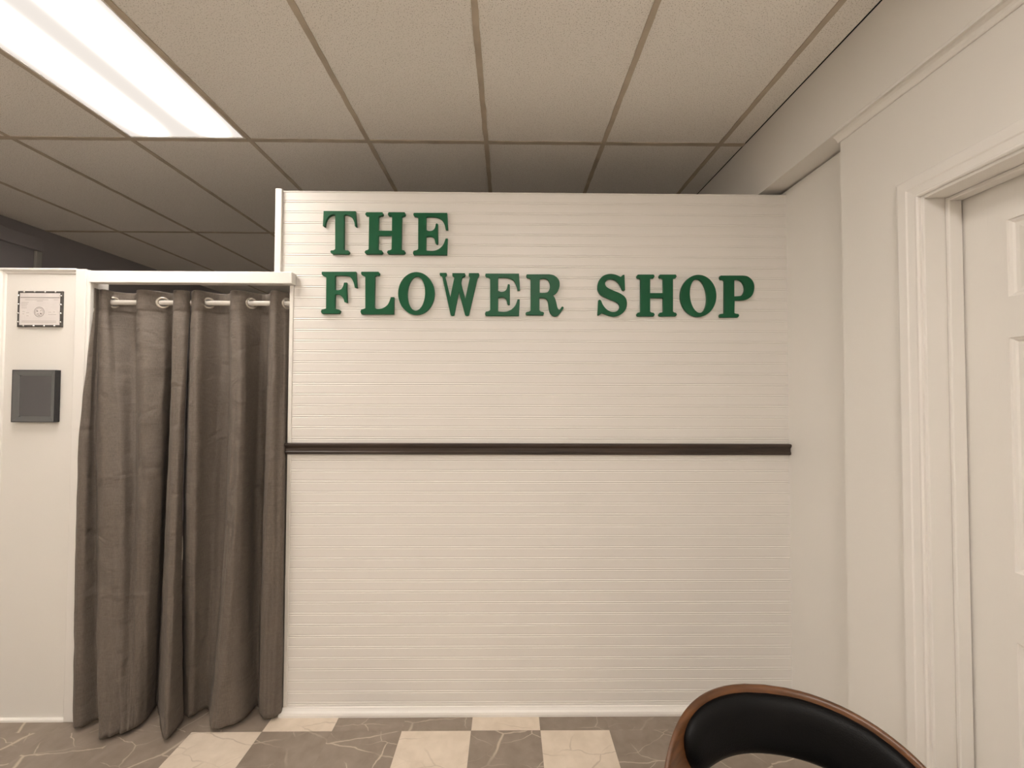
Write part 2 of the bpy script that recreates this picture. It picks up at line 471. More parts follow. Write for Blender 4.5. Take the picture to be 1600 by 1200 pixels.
# crown moulding over the door wall
prof = [(0, 0), (.005, 0), (.008, .003), (.011, .009), (.016, .015), (.023, .020), (.030, .024), (.034, .028), (.0375, .031), (0, .031)]
bm = loft([[(XF - a, y, 2.449 + z) for a, z in prof] for y in (YN, 1.521)])
struct(obj('trim_6', bm, M_trim), 'white crown moulding above the door wall')
bm = loft([[(XR - a, y, z) for a, z in [(0, 0), (.012, 0), (.012, .080), (.007, .092), (0, .096)]] for y in (1.517, ZP - .023)])
struct(obj('baseboard_right', bm, M_trim))
# six panel door with jamb and casing
door = empty('door_1', (1.376, DY0, 0)); struct(door, 'white six panel door set back in the right wall')
def casing_profile():
    return [(0, 0), (0, .010), (.004, .0135), (.008, .0135), (.011, .011), (.032, .013), (.036, .0155), (.060, .0165), (.066, .0145), (.070, .010), (.0715, 0)]
cp = casing_profile(); e = .009
rings = [[(XF - b, DY1 + e + a, 0.0) for a, b in cp],
         [(XF - b, DY1 + e + a, DZ + e + a) for a, b in cp],
         [(XF - b, DY0 - e - a, DZ + e + a) for a, b in cp],
         [(XF - b, DY0 - e - a, 0.0) for a, b in cp]]
def child(name, bm, m_, **k):
    o = obj(name, bm, m_, **k); o.parent = door; o.matrix_parent_inverse = Matrix.Translation(-Vector(door.location)); return struct(o)
child('casing', loft(rings), M_trim)
jx0, jx1 = XF - .003, 1.45
child('jamb', boxes((jx0, jx1, DY1, DY1 + .018, 0, DZ + .018), (jx0, jx1, DY0 - .018, DY0, 0, DZ + .018), (jx0, jx1, DY0, DY1, DZ, DZ + .018)), M_trim, bevel=.002)
sx0, sx1 = 1.331, 1.372
child('door_stop', boxes((sx0, sx1, DY1 - .012, DY1, 0, DZ), (sx0, sx1, DY0, DY0 + .012, 0, DZ), (sx0, sx1, DY0 + .012, DY1 - .012, DZ - .012, DZ)), M_trim, bevel=.003)
# slab front with recessed panels
def door_face():
    bm = bmesh.new()
    ya, yb, za, zb = DY0 + .003, DY1 - .003, .008, DZ - .003
    yc = [ya, ya + .112, ya + .357, ya + .451, yb - .112, yb]
    zc = [za, .200, .815, 1.003, 1.641, 1.753, 1.967, zb]
    X0 = 1.376
    steps = [(0, 0), (.002, .004), (.008, .006), (.012, .010), (.020, .0105), (.045, .004), (.047, .004)]
    for i in range(5):
        for j in range(7):
            y0_, y1_, z0_, z1_ = yc[i], yc[i + 1], zc[j], zc[j + 1]
            if i in (1, 3) and j in (1, 3, 5):
                prev = None
                for o_, d in steps:
                    r = [bm.verts.new(p) for p in ((X0 + d, y0_ + o_, z0_ + o_), (X0 + d, y1_ - o_, z0_ + o_), (X0 + d, y1_ - o_, z1_ - o_), (X0 + d, y0_ + o_, z1_ - o_))]
                    if prev:
                        for k in range(4):
                            bm.faces.new((prev[k], prev[(k + 1) % 4], r[(k + 1) % 4], r[k]))
                    prev = r
                bm.faces.new(prev)
            else:
                bm.faces.new([bm.verts.new(p) for p in ((X0, y0_, z0_), (X0, y1_, z0_), (X0, y1_, z1_), (X0, y0_, z1_))])
    bmesh.ops.remove_doubles(bm, verts=bm.verts, dist=1e-5)
    box(bm, X0 + .012, X0 + .035, ya, yb, za, zb)
    for (p, q) in (((ya, za), (yb, za)), ((yb, za), (yb, zb)), ((yb, zb), (ya, zb)), ((ya, zb), (ya, za))):
        bm.faces.new([bm.verts.new(v) for v in ((X0, p[0], p[1]), (X0, q[0], q[1]), (X0 + .012, q[0], q[1]), (X0 + .012, p[0], p[1]))])
    return bm
child('door_slab', door_face(), M_door)

# ================================================================== OTHER WALLS
struct(obj('wall_left', boxes((XL - .1, XL, 2.0, YB, 0, H + .1)), M_darkwall))
struct(obj('wall_left_near', boxes((XL - .1, XL, YN, 2.0, 0, H + .1)), M_wall))
struct(obj('wall_back', boxes((XL - .1, 1.5, YB, YB + .1, 0, H + .1)), M_wall))
struct(obj('wall_front', boxes((XL - .1, 1.5, YN - .1, YN, 0, H + .1)), M_wall))
d2 = empty('door_2', (XL, 2.7, 0)); struct(d2, 'dark doorway on the far left wall')
def child2(name, bm, m_):
    o = obj(name, bm, m_, bevel=.003); o.parent = d2; o.matrix_parent_inverse = Matrix.Translation(-Vector(d2.location)); return struct(o)
child2('casing', boxes((XL - .001, XL + .03, 3.205, 3.245, 0, 2.595)), M_frame_far)
child2('door_slab', boxes((XL - .001, XL + .012, 2.35, 3.205, 0, 2.60)), M_darkwall)
child2('door_head', boxes((XL - .001, XL + .04, 2.25, 3.25, 2.60, 2.70)), M_darkwall)

# measured plan curves of the two curtain panels (rod, middle, hem) and letter outlines in millimetres
PANEL_A = [[(-1.9207, 1.888), (-1.9209, 1.897), (-1.9242, 1.915), (-1.9073, 1.913), (-1.8952, 1.925), (-1.8941, 1.955), (-1.855, 1.985), (-1.8148, 1.985), (-1.7572, 1.925), (-1.7153, 1.915), (-1.6594, 1.955), (-1.632, 1.985), (-1.586, 1.925), (-1.5509, 1.915), (-1.5288, 1.925), (-1.5233, 1.945)], [(-1.9232, 1.842), (-1.8899, 1.84), (-1.8928, 1.885), (-1.8533, 1.86), (-1.7842, 1.845), (-1.7471, 1.86), (-1.7363, 1.895), (-1.7145, 1.9), (-1.6741, 1.865), (-1.6235, 1.85), (-1.5961, 1.885), (-1.6236, 1.96), (-1.5374, 1.86), (-1.5009, 1.84), (-1.4781, 1.84), (-1.4792, 1.87)], [(-1.9024, 1.835), (-1.8617, 1.82), (-1.8158, 1.86), (-1.7228, 1.768), (-1.685, 1.772), (-1.6624, 1.785), (-1.6409, 1.794), (-1.6311, 1.81), (-1.6209, 1.82), (-1.6131, 1.858), (-1.63, 1.92), (-1.6339, 1.945), (-1.5653, 1.875), (-1.4568, 1.77), (-1.4319, 1.766), (-1.4446, 1.86)]]
PANEL_B = [[(-1.5172, 1.945), (-1.476, 1.915), (-1.4566, 1.925), (-1.4424, 1.955), (-1.4089, 1.99), (-1.365, 1.985), (-1.315, 1.925), (-1.2798, 1.913), (-1.2576, 1.925), (-1.2373, 1.955), (-1.2062, 1.99), (-1.1721, 1.985), (-1.1278, 1.925), (-1.0998, 1.913), (-1.082, 1.935), (-1.0654, 1.955), (-1.0572, 1.98)], [(-1.521, 1.93), (-1.4453, 1.86), (-1.406, 1.85), (-1.3956, 1.89), (-1.3751, 1.935), (-1.3348, 1.955), (-1.2735, 1.87), (-1.2306, 1.845), (-1.1995, 1.85), (-1.1999, 1.905), (-1.2074, 1.965), (-1.1706, 1.975), (-1.1111, 1.88), (-1.0761, 1.86), (-1.0499, 1.87), (-1.0318, 1.89), (-1.0496, 1.95)], [(-1.4822, 1.9), (-1.4422, 1.875), (-1.4221, 1.886), (-1.4114, 1.91), (-1.3859, 1.915), (-1.3603, 1.9), (-1.3099, 1.835), (-1.2709, 1.812), (-1.2322, 1.82), (-1.1802, 1.86), (-1.172, 1.92), (-1.1667, 1.94), (-1.1183, 1.88), (-1.0909, 1.868), (-1.0554, 1.866), (-1.0315, 1.895), (-1.0476, 1.94)]]
GLYPHS = {
  'T': [[(-76.8, 102.3), (73.5, 102.3), (79.1, 26.5), (71.2, 31.0), (70.5, 35.3), (69.6, 41.4), (68.2, 48.2), (66.4, 54.3), (64.0, 59.6), (61.1, 64.8), (57.8, 69.5), (54.2, 73.6), (50.2, 76.9), (45.8, 79.6), (41.3, 81.7), (37.2, 83.3), (33.3, 84.3), (29.4, 84.6), (26.0, 84.7), (23.7, 84.8), (20.1, 81.3), (21.7, -79.4), (23.0, -80.3), (24.7, -81.6), (26.8, -82.9), (29.2, -83.9), (32.1, -84.3), (35.5, -84.2), (38.9, -84.3), (41.6, -85.0), (43.7, -86.4), (45.5, -88.4), (46.8, -90.7), (47.3, -92.9), (46.7, -95.3), (45.1, -97.8), (43.4, -100.2), (42.3, -101.8), (-32.8, -102.3), (-34.8, -100.7), (-37.7, -98.4), (-40.5, -95.9), (-42.1, -93.5), (-42.4, -91.3), (-41.8, -89.1), (-40.5, -87.0), (-38.9, -85.5), (-36.6, -84.9), (-33.8, -84.8), (-30.8, -84.8), (-28.1, -84.3), (-25.7, -83.1), (-23.3, -81.4), (-21.3, -79.7), (-19.9, -78.6), (-22.0, 82.8), (-24.0, 83.3), (-26.8, 84.1), (-30.2, 84.6), (-33.8, 84.3), (-37.7, 83.2), (-42.0, 81.6), (-46.5, 79.3), (-50.5, 76.2), (-54.3, 72.4), (-57.8, 67.9), (-61.1, 62.6), (-63.8, 56.7), (-65.9, 49.1), (-67.5, 40.0), (-68.7, 31.7), (-69.6, 25.8), (-79.1, 30.8)]],
  'H': [[(-89.0, 98.6), (-13.7, 99.1), (-12.8, 97.5), (-11.5, 95.1), (-10.3, 92.5), (-9.9, 90.0), (-10.6, 87.6), (-12.2, 85.2), (-13.8, 83.0), (-14.9, 81.5), (-16.6, 81.6), (-19.1, 81.8), (-21.7, 81.8), (-24.1, 81.5), (-26.1, 80.4), (-28.1, 78.8), (-29.7, 77.2), (-30.9, 76.2), (-31.2, 11.1), (31.4, 11.4), (31.8, 76.5), (30.6, 77.6), (29.0, 79.2), (27.0, 80.7), (25.0, 81.8), (22.6, 82.1), (20.0, 82.1), (17.5, 81.8), (15.9, 81.7), (14.8, 83.2), (13.3, 85.3), (11.9, 87.8), (11.3, 90.1), (11.9, 92.6), (13.4, 95.3), (14.9, 97.7), (15.9, 99.3), (91.3, 99.8), (92.2, 98.1), (93.6, 95.8), (94.8, 93.1), (95.3, 90.7), (94.6, 88.3), (93.1, 85.9), (91.5, 83.7), (90.5, 82.2), (89.6, 82.3), (88.4, 82.5), (87.0, 82.5), (85.4, 82.1), (83.6, 81.1), (81.4, 79.5), (79.3, 77.9), (77.9, 76.8), (77.0, -76.1), (78.1, -77.0), (79.7, -78.3), (81.6, -79.7), (83.3, -80.7), (85.2, -81.2), (87.2, -81.5), (88.9, -81.6), (90.2, -81.8), (91.4, -83.3), (93.1, -85.5), (94.7, -88.0), (95.4, -90.4), (94.7, -92.7), (93.0, -95.2), (91.3, -97.3), (90.1, -98.8), (14.9, -99.2), (13.8, -97.7), (12.0, -95.6), (10.4, -93.2), (9.7, -90.8), (10.4, -88.5), (12.1, -86.0), (13.8, -83.7), (15.0, -82.2), (16.7, -82.0), (19.1, -81.9), (21.8, -81.5), (24.1, -81.0), (26.2, -80.0), (28.1, -78.6), (29.8, -77.3), (31.0, -76.4), (31.3, -11.4), (-31.3, -11.8), (-31.6, -76.7), (-30.4, -77.6), (-28.8, -78.9), (-26.8, -80.2), (-24.8, -81.2), (-22.5, -81.8), (-19.8, -82.1), (-17.4, -82.2), (-15.7, -82.3), (-14.5, -83.9), (-12.6, -86.1), (-10.9, -88.6), (-10.1, -91.0), (-10.6, -93.3), (-12.0, -95.7), (-13.6, -97.9), (-14.7, -99.4), (-89.7, -99.8), (-91.0, -98.3), (-92.9, -96.2), (-94.6, -93.7), (-95.4, -91.4), (-94.6, -89.1), (-92.9, -86.6), (-90.9, -84.3), (-89.6, -82.7), (-88.4, -82.6), (-86.6, -82.4), (-84.6, -82.1), (-82.8, -81.6), (-81.1, -80.5), (-79.3, -79.2), (-77.7, -77.9), (-76.7, -77.0), (-76.1, 75.9), (-77.1, 76.9), (-78.7, 78.5), (-80.5, 80.0), (-82.2, 81.1), (-84.0, 81.4), (-86.0, 81.4), (-87.8, 81.2), (-89.0, 81.0), (-90.3, 82.5), (-92.2, 84.7), (-93.9, 87.1), (-94.7, 89.5), (-93.9, 91.9), (-92.2, 94.6), (-90.2, 97.0)]],
  'E': [[(-79.8, 99.5), (77.5, 100.5), (82.3, 20.1), (70.9, 20.7), (70.1, 25.0), (68.9, 31.2), (67.3, 38.2), (65.2, 44.6), (62.7, 50.6), (59.9, 56.7), (56.5, 62.4), (52.7, 67.3), (48.2, 71.1), (43.1, 74.1), (37.7, 76.6), (32.3, 78.5), (26.9, 80.0), (21.4, 80.9), (15.7, 81.4), (9.6, 81.8), (2.5, 82.0), (-5.4, 81.9), (-12.5, 81.8), (-17.5, 81.6), (-20.9, 78.2), (-20.7, 17.9), (-18.0, 16.9), (-14.3, 15.5), (-10.0, 14.1), (-5.9, 13.4), (-1.9, 13.6), (2.3, 14.2), (6.3, 15.3), (9.9, 17.0), (12.9, 19.0), (15.7, 21.6), (18.0, 24.7), (20.0, 28.4), (21.6, 33.4), (22.9, 39.4), (23.8, 45.0), (24.5, 48.9), (29.7, 50.5), (34.6, 47.1), (35.0, -46.5), (29.3, -49.3), (23.7, -44.3), (23.2, -41.4), (22.5, -37.2), (21.6, -32.6), (20.2, -28.4), (18.5, -24.7), (16.4, -20.9), (13.9, -17.5), (11.1, -14.9), (7.9, -13.2), (4.3, -12.2), (0.4, -11.7), (-3.6, -11.5), (-8.1, -11.8), (-13.0, -12.5), (-17.4, -13.4), (-20.5, -13.9), (-20.3, -77.5), (-16.9, -79.7), (-11.0, -80.0), (-2.6, -80.5), (6.6, -80.8), (14.8, -80.2), (21.6, -79.0), (27.9, -77.2), (33.9, -74.7), (39.6, -71.5), (45.2, -67.4), (50.6, -62.5), (55.5, -57.0), (59.9, -50.9), (63.6, -43.5), (66.7, -34.9), (69.3, -26.9), (71.1, -21.3), (81.2, -21.3), (78.1, -99.6), (-78.8, -100.5), (-79.6, -98.9), (-80.8, -96.6), (-81.8, -94.0), (-82.3, -91.4), (-81.8, -88.6), (-80.8, -85.5), (-79.7, -82.7), (-78.9, -80.8), (-76.1, -80.3), (-72.0, -79.6), (-67.7, -78.7), (-64.3, -77.7), (-62.0, -76.4), (-60.2, -74.7), (-58.9, -73.1), (-58.0, -72.0), (-58.7, 75.7), (-59.7, 76.7), (-61.1, 78.1), (-62.9, 79.5), (-65.0, 80.7), (-67.8, 81.4), (-71.1, 81.8), (-74.2, 82.2), (-76.3, 82.4), (-77.5, 83.8), (-79.3, 85.8), (-81.0, 88.1), (-82.0, 90.3), (-82.0, 92.8), (-81.3, 95.4), (-80.4, 97.8)]],
  'F': [[(-81.7, 98.5), (77.6, 99.5), (83.5, 22.4), (72.9, 24.6), (72.0, 29.0), (70.7, 35.2), (69.0, 42.1), (67.0, 48.4), (64.7, 54.0), (62.1, 59.4), (59.0, 64.4), (55.6, 68.7), (52.3, 72.4), (49.2, 75.4), (44.7, 77.8), (37.5, 79.5), (25.2, 80.4), (9.4, 80.5), (-5.9, 80.2), (-16.4, 80.1), (-19.7, 76.9), (-18.9, 13.9), (-16.7, 13.2), (-13.7, 12.2), (-10.1, 11.4), (-6.5, 11.2), (-2.7, 11.8), (1.5, 12.8), (5.6, 14.3), (9.1, 16.3), (11.9, 19.0), (14.2, 22.3), (16.1, 26.1), (17.9, 30.0), (19.5, 34.5), (20.8, 39.7), (21.9, 44.4), (22.6, 47.7), (34.5, 48.2), (38.0, -46.9), (25.6, -43.6), (24.7, -40.5), (23.5, -36.0), (21.8, -31.0), (19.8, -26.6), (17.1, -22.8), (14.0, -19.1), (10.6, -15.8), (7.3, -13.1), (3.9, -11.3), (0.5, -10.0), (-2.9, -9.2), (-6.3, -8.7), (-9.7, -8.6), (-13.3, -9.0), (-16.4, -9.5), (-18.6, -9.9), (-18.8, -74.4), (-17.8, -75.0), (-16.3, -75.9), (-14.4, -76.9), (-12.1, -77.7), (-8.9, -78.4), (-4.9, -79.0), (-1.2, -79.5), (1.4, -79.9), (2.7, -81.2), (4.6, -83.1), (6.3, -85.4), (7.1, -87.8), (6.4, -90.6), (4.7, -93.9), (2.9, -97.0), (1.7, -99.1), (-77.8, -99.5), (-79.0, -97.9), (-80.9, -95.7), (-82.6, -93.1), (-83.5, -90.5), (-83.3, -87.8), (-82.3, -84.9), (-81.1, -82.2), (-80.3, -80.3), (-78.5, -80.1), (-75.9, -79.8), (-73.0, -79.3), (-70.3, -78.7), (-67.5, -77.8), (-64.6, -76.5), (-62.0, -75.4), (-60.2, -74.6), (-60.7, 70.3), (-61.9, 71.3), (-63.7, 72.8), (-65.8, 74.4), (-68.0, 75.9), (-70.5, 77.2), (-73.5, 78.5), (-76.2, 79.6), (-78.1, 80.4), (-79.1, 82.0), (-80.5, 84.3), (-81.9, 86.9), (-82.7, 89.4), (-82.8, 91.9), (-82.5, 94.5), (-82.0, 96.9)]],
  'L': [[(-76.0, 100.2), (3.8, 100.7), (5.1, 99.4), (7.0, 97.4), (8.7, 95.1), (9.6, 92.8), (9.1, 90.2), (7.7, 87.2), (6.2, 84.5), (5.2, 82.6), (3.3, 82.7), (0.6, 82.8), (-2.3, 82.8), (-4.9, 82.5), (-7.2, 81.6), (-9.5, 80.2), (-11.4, 78.8), (-12.8, 77.9), (-13.4, -66.0), (-12.6, -67.3), (-11.4, -69.3), (-9.8, -71.3), (-7.7, -72.8), (-5.1, -73.8), (-2.0, -74.6), (1.6, -75.0), (5.8, -75.0), (10.8, -74.6), (16.4, -73.9), (22.4, -72.6), (28.2, -70.3), (34.0, -67.1), (39.9, -63.0), (45.6, -58.0), (50.4, -52.1), (54.5, -44.1), (58.1, -34.5), (60.9, -25.4), (62.9, -19.2), (78.2, -19.1), (77.9, -99.9), (-73.6, -100.7), (-74.6, -98.6), (-76.1, -95.5), (-77.5, -92.1), (-78.2, -89.0), (-77.9, -86.0), (-76.9, -82.8), (-75.7, -80.1), (-75.0, -78.1), (-73.4, -77.9), (-71.1, -77.6), (-68.5, -77.2), (-66.0, -76.5), (-63.3, -75.5), (-60.4, -74.1), (-57.8, -72.8), (-56.0, -71.9), (-57.7, 75.4), (-58.6, 76.2), (-59.9, 77.4), (-61.5, 78.7), (-63.4, 79.9), (-65.8, 80.9), (-68.8, 82.0), (-71.6, 83.0), (-73.5, 83.7), (-74.5, 85.2), (-76.0, 87.5), (-77.3, 89.9), (-78.1, 92.2), (-78.0, 94.5), (-77.3, 96.8), (-76.5, 98.8)]],
  'W': [[(-92.3, 101.0), (-61.8, 101.2), (-61.3, 99.9), (-60.5, 98.2), (-59.8, 96.2), (-59.5, 94.4), (-60.0, 92.5), (-61.1, 90.5), (-62.1, 88.7), (-62.9, 87.5), (-67.4, 83.4), (-43.0, -13.5), (-24.4, 78.7), (-25.0, 79.5), (-25.8, 80.7), (-26.8, 82.0), (-27.9, 83.2), (-29.2, 84.2), (-30.9, 85.2), (-32.5, 86.0), (-33.5, 86.6), (-33.6, 100.2), (25.1, 100.6), (25.7, 99.2), (26.6, 97.1), (27.5, 94.8), (27.9, 92.6), (27.5, 90.5), (26.7, 88.2), (25.8, 86.1), (25.2, 84.7), (23.0, 84.0), (19.8, 83.1), (16.5, 81.9), (13.9, 80.0), (12.4, 77.7), (11.4, 74.9), (10.7, 71.5), (10.2, 67.5), (9.5, 63.5), (8.8, 59.4), (8.8, 53.6), (10.1, 44.8), (13.7, 30.0), (19.1, 11.0), (24.4, -7.3), (28.1, -19.9), (48.9, 81.4), (43.3, 87.1), (44.3, 100.7), (90.6, 101.0), (91.3, 99.9), (92.2, 98.3), (93.1, 96.3), (93.4, 94.2), (92.8, 91.6), (91.7, 88.6), (90.4, 85.9), (89.6, 83.9), (84.4, 74.8), (45.5, -98.0), (43.9, -98.7), (41.5, -99.7), (38.9, -100.6), (36.5, -101.0), (34.0, -100.6), (31.4, -99.8), (29.1, -98.8), (27.4, -98.1), (-2.6, 11.0), (-23.3, -99.1), (-24.9, -99.6), (-27.3, -100.3), (-29.9, -100.9), (-32.2, -101.2), (-34.5, -100.8), (-36.8, -100.0), (-38.8, -99.1), (-40.1, -98.5), (-80.4, 79.4), (-81.0, 80.8), (-81.9, 82.7), (-83.0, 84.7), (-84.3, 86.2), (-85.9, 87.2), (-87.9, 87.8), (-89.8, 88.2), (-91.1, 88.5), (-91.6, 89.6), (-92.3, 91.1), (-93.0, 92.9), (-93.4, 94.6), (-93.3, 96.3), (-93.0, 98.2), (-92.6, 99.8)]],
  'R': [[(-85.1, 98.8), (20.3, 99.9), (24.9, 99.2), (31.5, 98.1), (38.8, 96.5), (45.3, 93.9), (51.1, 90.2), (56.8, 85.5), (61.8, 80.2), (65.7, 74.7), (68.3, 68.8), (69.9, 62.5), (70.6, 56.0), (70.7, 49.6), (70.1, 43.1), (68.8, 36.5), (66.9, 30.2), (64.6, 24.5), (62.0, 19.7), (58.8, 15.5), (55.4, 11.7), (52.2, 8.5), (48.8, 5.8), (45.2, 3.5), (41.9, 1.7), (39.7, 0.5), (41.4, -2.0), (43.9, -5.6), (46.5, -9.8), (48.8, -14.3), (50.6, -18.9), (52.1, -24.0), (53.5, -29.3), (54.9, -34.7), (56.3, -40.5), (57.5, -46.7), (58.8, -52.6), (60.2, -57.4), (61.7, -61.2), (63.5, -64.1), (65.2, -66.3), (67.0, -67.6), (68.7, -67.9), (70.4, -67.1), (72.1, -65.8), (73.8, -64.2), (75.5, -61.9), (77.3, -58.9), (79.0, -56.1), (80.1, -54.1), (85.8, -52.7), (90.3, -59.5), (88.0, -63.1), (84.7, -68.1), (80.9, -73.8), (77.2, -78.9), (73.4, -83.7), (69.4, -88.5), (65.3, -92.8), (61.3, -96.0), (57.4, -98.2), (53.4, -99.5), (49.4, -99.9), (45.5, -99.5), (41.4, -98.2), (37.1, -96.0), (33.1, -93.0), (29.6, -89.4), (26.7, -85.2), (24.3, -80.3), (22.2, -74.8), (20.5, -69.0), (19.3, -62.5), (18.5, -55.2), (17.9, -48.1), (17.1, -41.7), (16.2, -36.4), (15.4, -31.6), (14.3, -27.3), (12.5, -23.6), (10.3, -20.3), (7.6, -17.5), (4.3, -15.2), (0.1, -13.4), (-5.9, -12.4), (-13.2, -12.1), (-20.1, -12.0), (-24.8, -12.0), (-24.7, -71.5), (-23.6, -72.6), (-22.0, -74.2), (-20.1, -75.9), (-17.9, -77.2), (-15.2, -78.0), (-11.8, -78.6), (-8.8, -79.1), (-6.6, -79.4), (-5.8, -80.6), (-4.7, -82.3), (-3.7, -84.2), (-3.2, -86.2), (-3.7, -88.3), (-4.7, -90.6), (-5.8, -92.7), (-6.6, -94.1), (-86.9, -94.6), (-87.7, -93.1), (-88.9, -91.0), (-89.9, -88.7), (-90.3, -86.6), (-89.6, -84.7), (-88.3, -82.7), (-86.8, -81.0), (-85.8, -79.8), (-83.7, -79.4), (-80.6, -78.9), (-77.3, -78.3), (-74.5, -77.5), (-72.1, -76.4), (-69.8, -75.0), (-67.9, -73.8), (-66.6, -72.9), (-66.9, 76.1), (-67.9, 77.1), (-69.2, 78.6), (-70.8, 80.0), (-72.6, 81.1), (-74.8, 81.6), (-77.5, 81.7), (-80.0, 81.7), (-81.7, 81.7), (-82.9, 83.4), (-84.7, 85.8), (-86.4, 88.4), (-87.4, 90.8), (-87.3, 93.1), (-86.6, 95.4), (-85.7, 97.4)], [(-23.9, 77.5), (-20.4, 78.3), (-15.4, 79.5), (-9.8, 80.4), (-4.6, 80.6), (0.2, 79.9), (5.1, 78.7), (9.6, 76.8), (13.5, 74.3), (16.7, 71.0), (19.3, 67.0), (21.5, 62.7), (23.1, 58.4), (24.2, 54.5), (24.9, 50.6), (25.1, 46.7), (24.9, 42.5), (24.4, 37.9), (23.5, 33.1), (22.2, 28.4), (20.4, 24.3), (18.6, 20.7), (16.5, 17.5), (13.6, 14.8), (9.1, 12.8), (1.6, 11.7), (-8.0, 11.4), (-17.3, 11.5), (-23.7, 11.5)]],
  'S': [[(57.8, 97.2), (60.3, 24.2), (59.5, 23.7), (58.3, 22.9), (56.8, 22.2), (55.3, 21.9), (53.6, 22.3), (51.6, 23.1), (49.8, 24.0), (48.5, 24.6), (45.9, 30.1), (42.3, 38.1), (38.1, 46.6), (33.8, 53.7), (29.5, 59.1), (24.9, 63.6), (20.3, 67.5), (15.6, 70.7), (11.1, 73.2), (6.6, 74.9), (2.0, 76.1), (-2.5, 76.8), (-7.2, 77.0), (-12.0, 76.8), (-16.6, 76.0), (-20.8, 74.6), (-24.4, 72.3), (-27.8, 69.3), (-30.6, 65.9), (-32.6, 62.4), (-33.7, 58.8), (-34.1, 55.0), (-33.7, 51.2), (-32.6, 47.6), (-30.9, 44.2), (-28.4, 41.0), (-25.1, 37.8), (-20.8, 34.6), (-15.2, 31.4), (-8.5, 28.1), (-1.1, 24.9), (6.4, 21.6), (14.3, 18.3), (22.6, 15.1), (30.8, 11.8), (38.2, 8.1), (44.9, 4.1), (51.0, -0.1), (56.5, -4.7), (60.9, -10.0), (64.4, -16.1), (67.0, -22.9), (68.7, -30.1), (69.5, -37.3), (69.2, -44.7), (68.1, -52.4), (66.0, -60.0), (63.0, -67.0), (59.1, -73.4), (54.2, -79.6), (48.6, -85.1), (42.5, -89.8), (35.7, -93.8), (28.1, -97.0), (20.4, -99.5), (12.9, -100.9), (6.1, -101.1), (-0.5, -100.3), (-7.1, -98.8), (-14.3, -97.0), (-22.9, -94.4), (-32.4, -91.1), (-41.1, -88.0), (-47.2, -85.8), (-50.6, -86.9), (-65.4, -96.8), (-69.2, -95.0), (-65.7, -24.9), (-64.6, -24.1), (-63.0, -23.0), (-61.3, -22.0), (-59.6, -21.7), (-57.8, -22.2), (-56.0, -23.4), (-54.4, -24.6), (-53.2, -25.5), (-51.7, -29.4), (-49.6, -34.9), (-46.9, -41.2), (-43.7, -47.1), (-39.9, -52.7), (-35.5, -58.5), (-30.6, -64.0), (-25.6, -68.6), (-20.2, -72.3), (-14.5, -75.4), (-8.7, -77.7), (-2.9, -79.2), (3.0, -79.7), (9.0, -79.4), (14.8, -78.3), (19.8, -76.3), (24.3, -73.3), (28.2, -69.3), (31.4, -64.8), (33.5, -60.3), (34.4, -55.8), (34.3, -51.0), (33.1, -46.4), (30.8, -42.1), (27.3, -38.4), (22.6, -35.0), (17.1, -31.7), (10.8, -28.5), (3.7, -25.4), (-4.5, -22.4), (-12.9, -19.4), (-20.9, -16.2), (-28.8, -12.8), (-36.7, -9.4), (-44.1, -5.7), (-50.4, -1.6), (-55.7, 3.1), (-60.0, 8.3), (-63.6, 13.6), (-66.3, 18.9), (-68.2, 23.8), (-69.2, 28.5), (-69.5, 33.6), (-69.2, 39.4), (-68.6, 46.3), (-67.4, 54.1), (-65.6, 61.9), (-62.8, 69.1), (-59.1, 75.5), (-54.6, 81.6), (-49.3, 87.0), (-43.5, 91.6), (-36.8, 95.1), (-29.3, 97.8), (-21.5, 99.8), (-13.9, 100.9), (-6.3, 101.1), (1.3, 100.5), (8.7, 99.3), (15.7, 97.7), (22.6, 95.2), (29.5, 92.1), (35.4, 89.0), (39.6, 86.8), (51.0, 97.2)]],
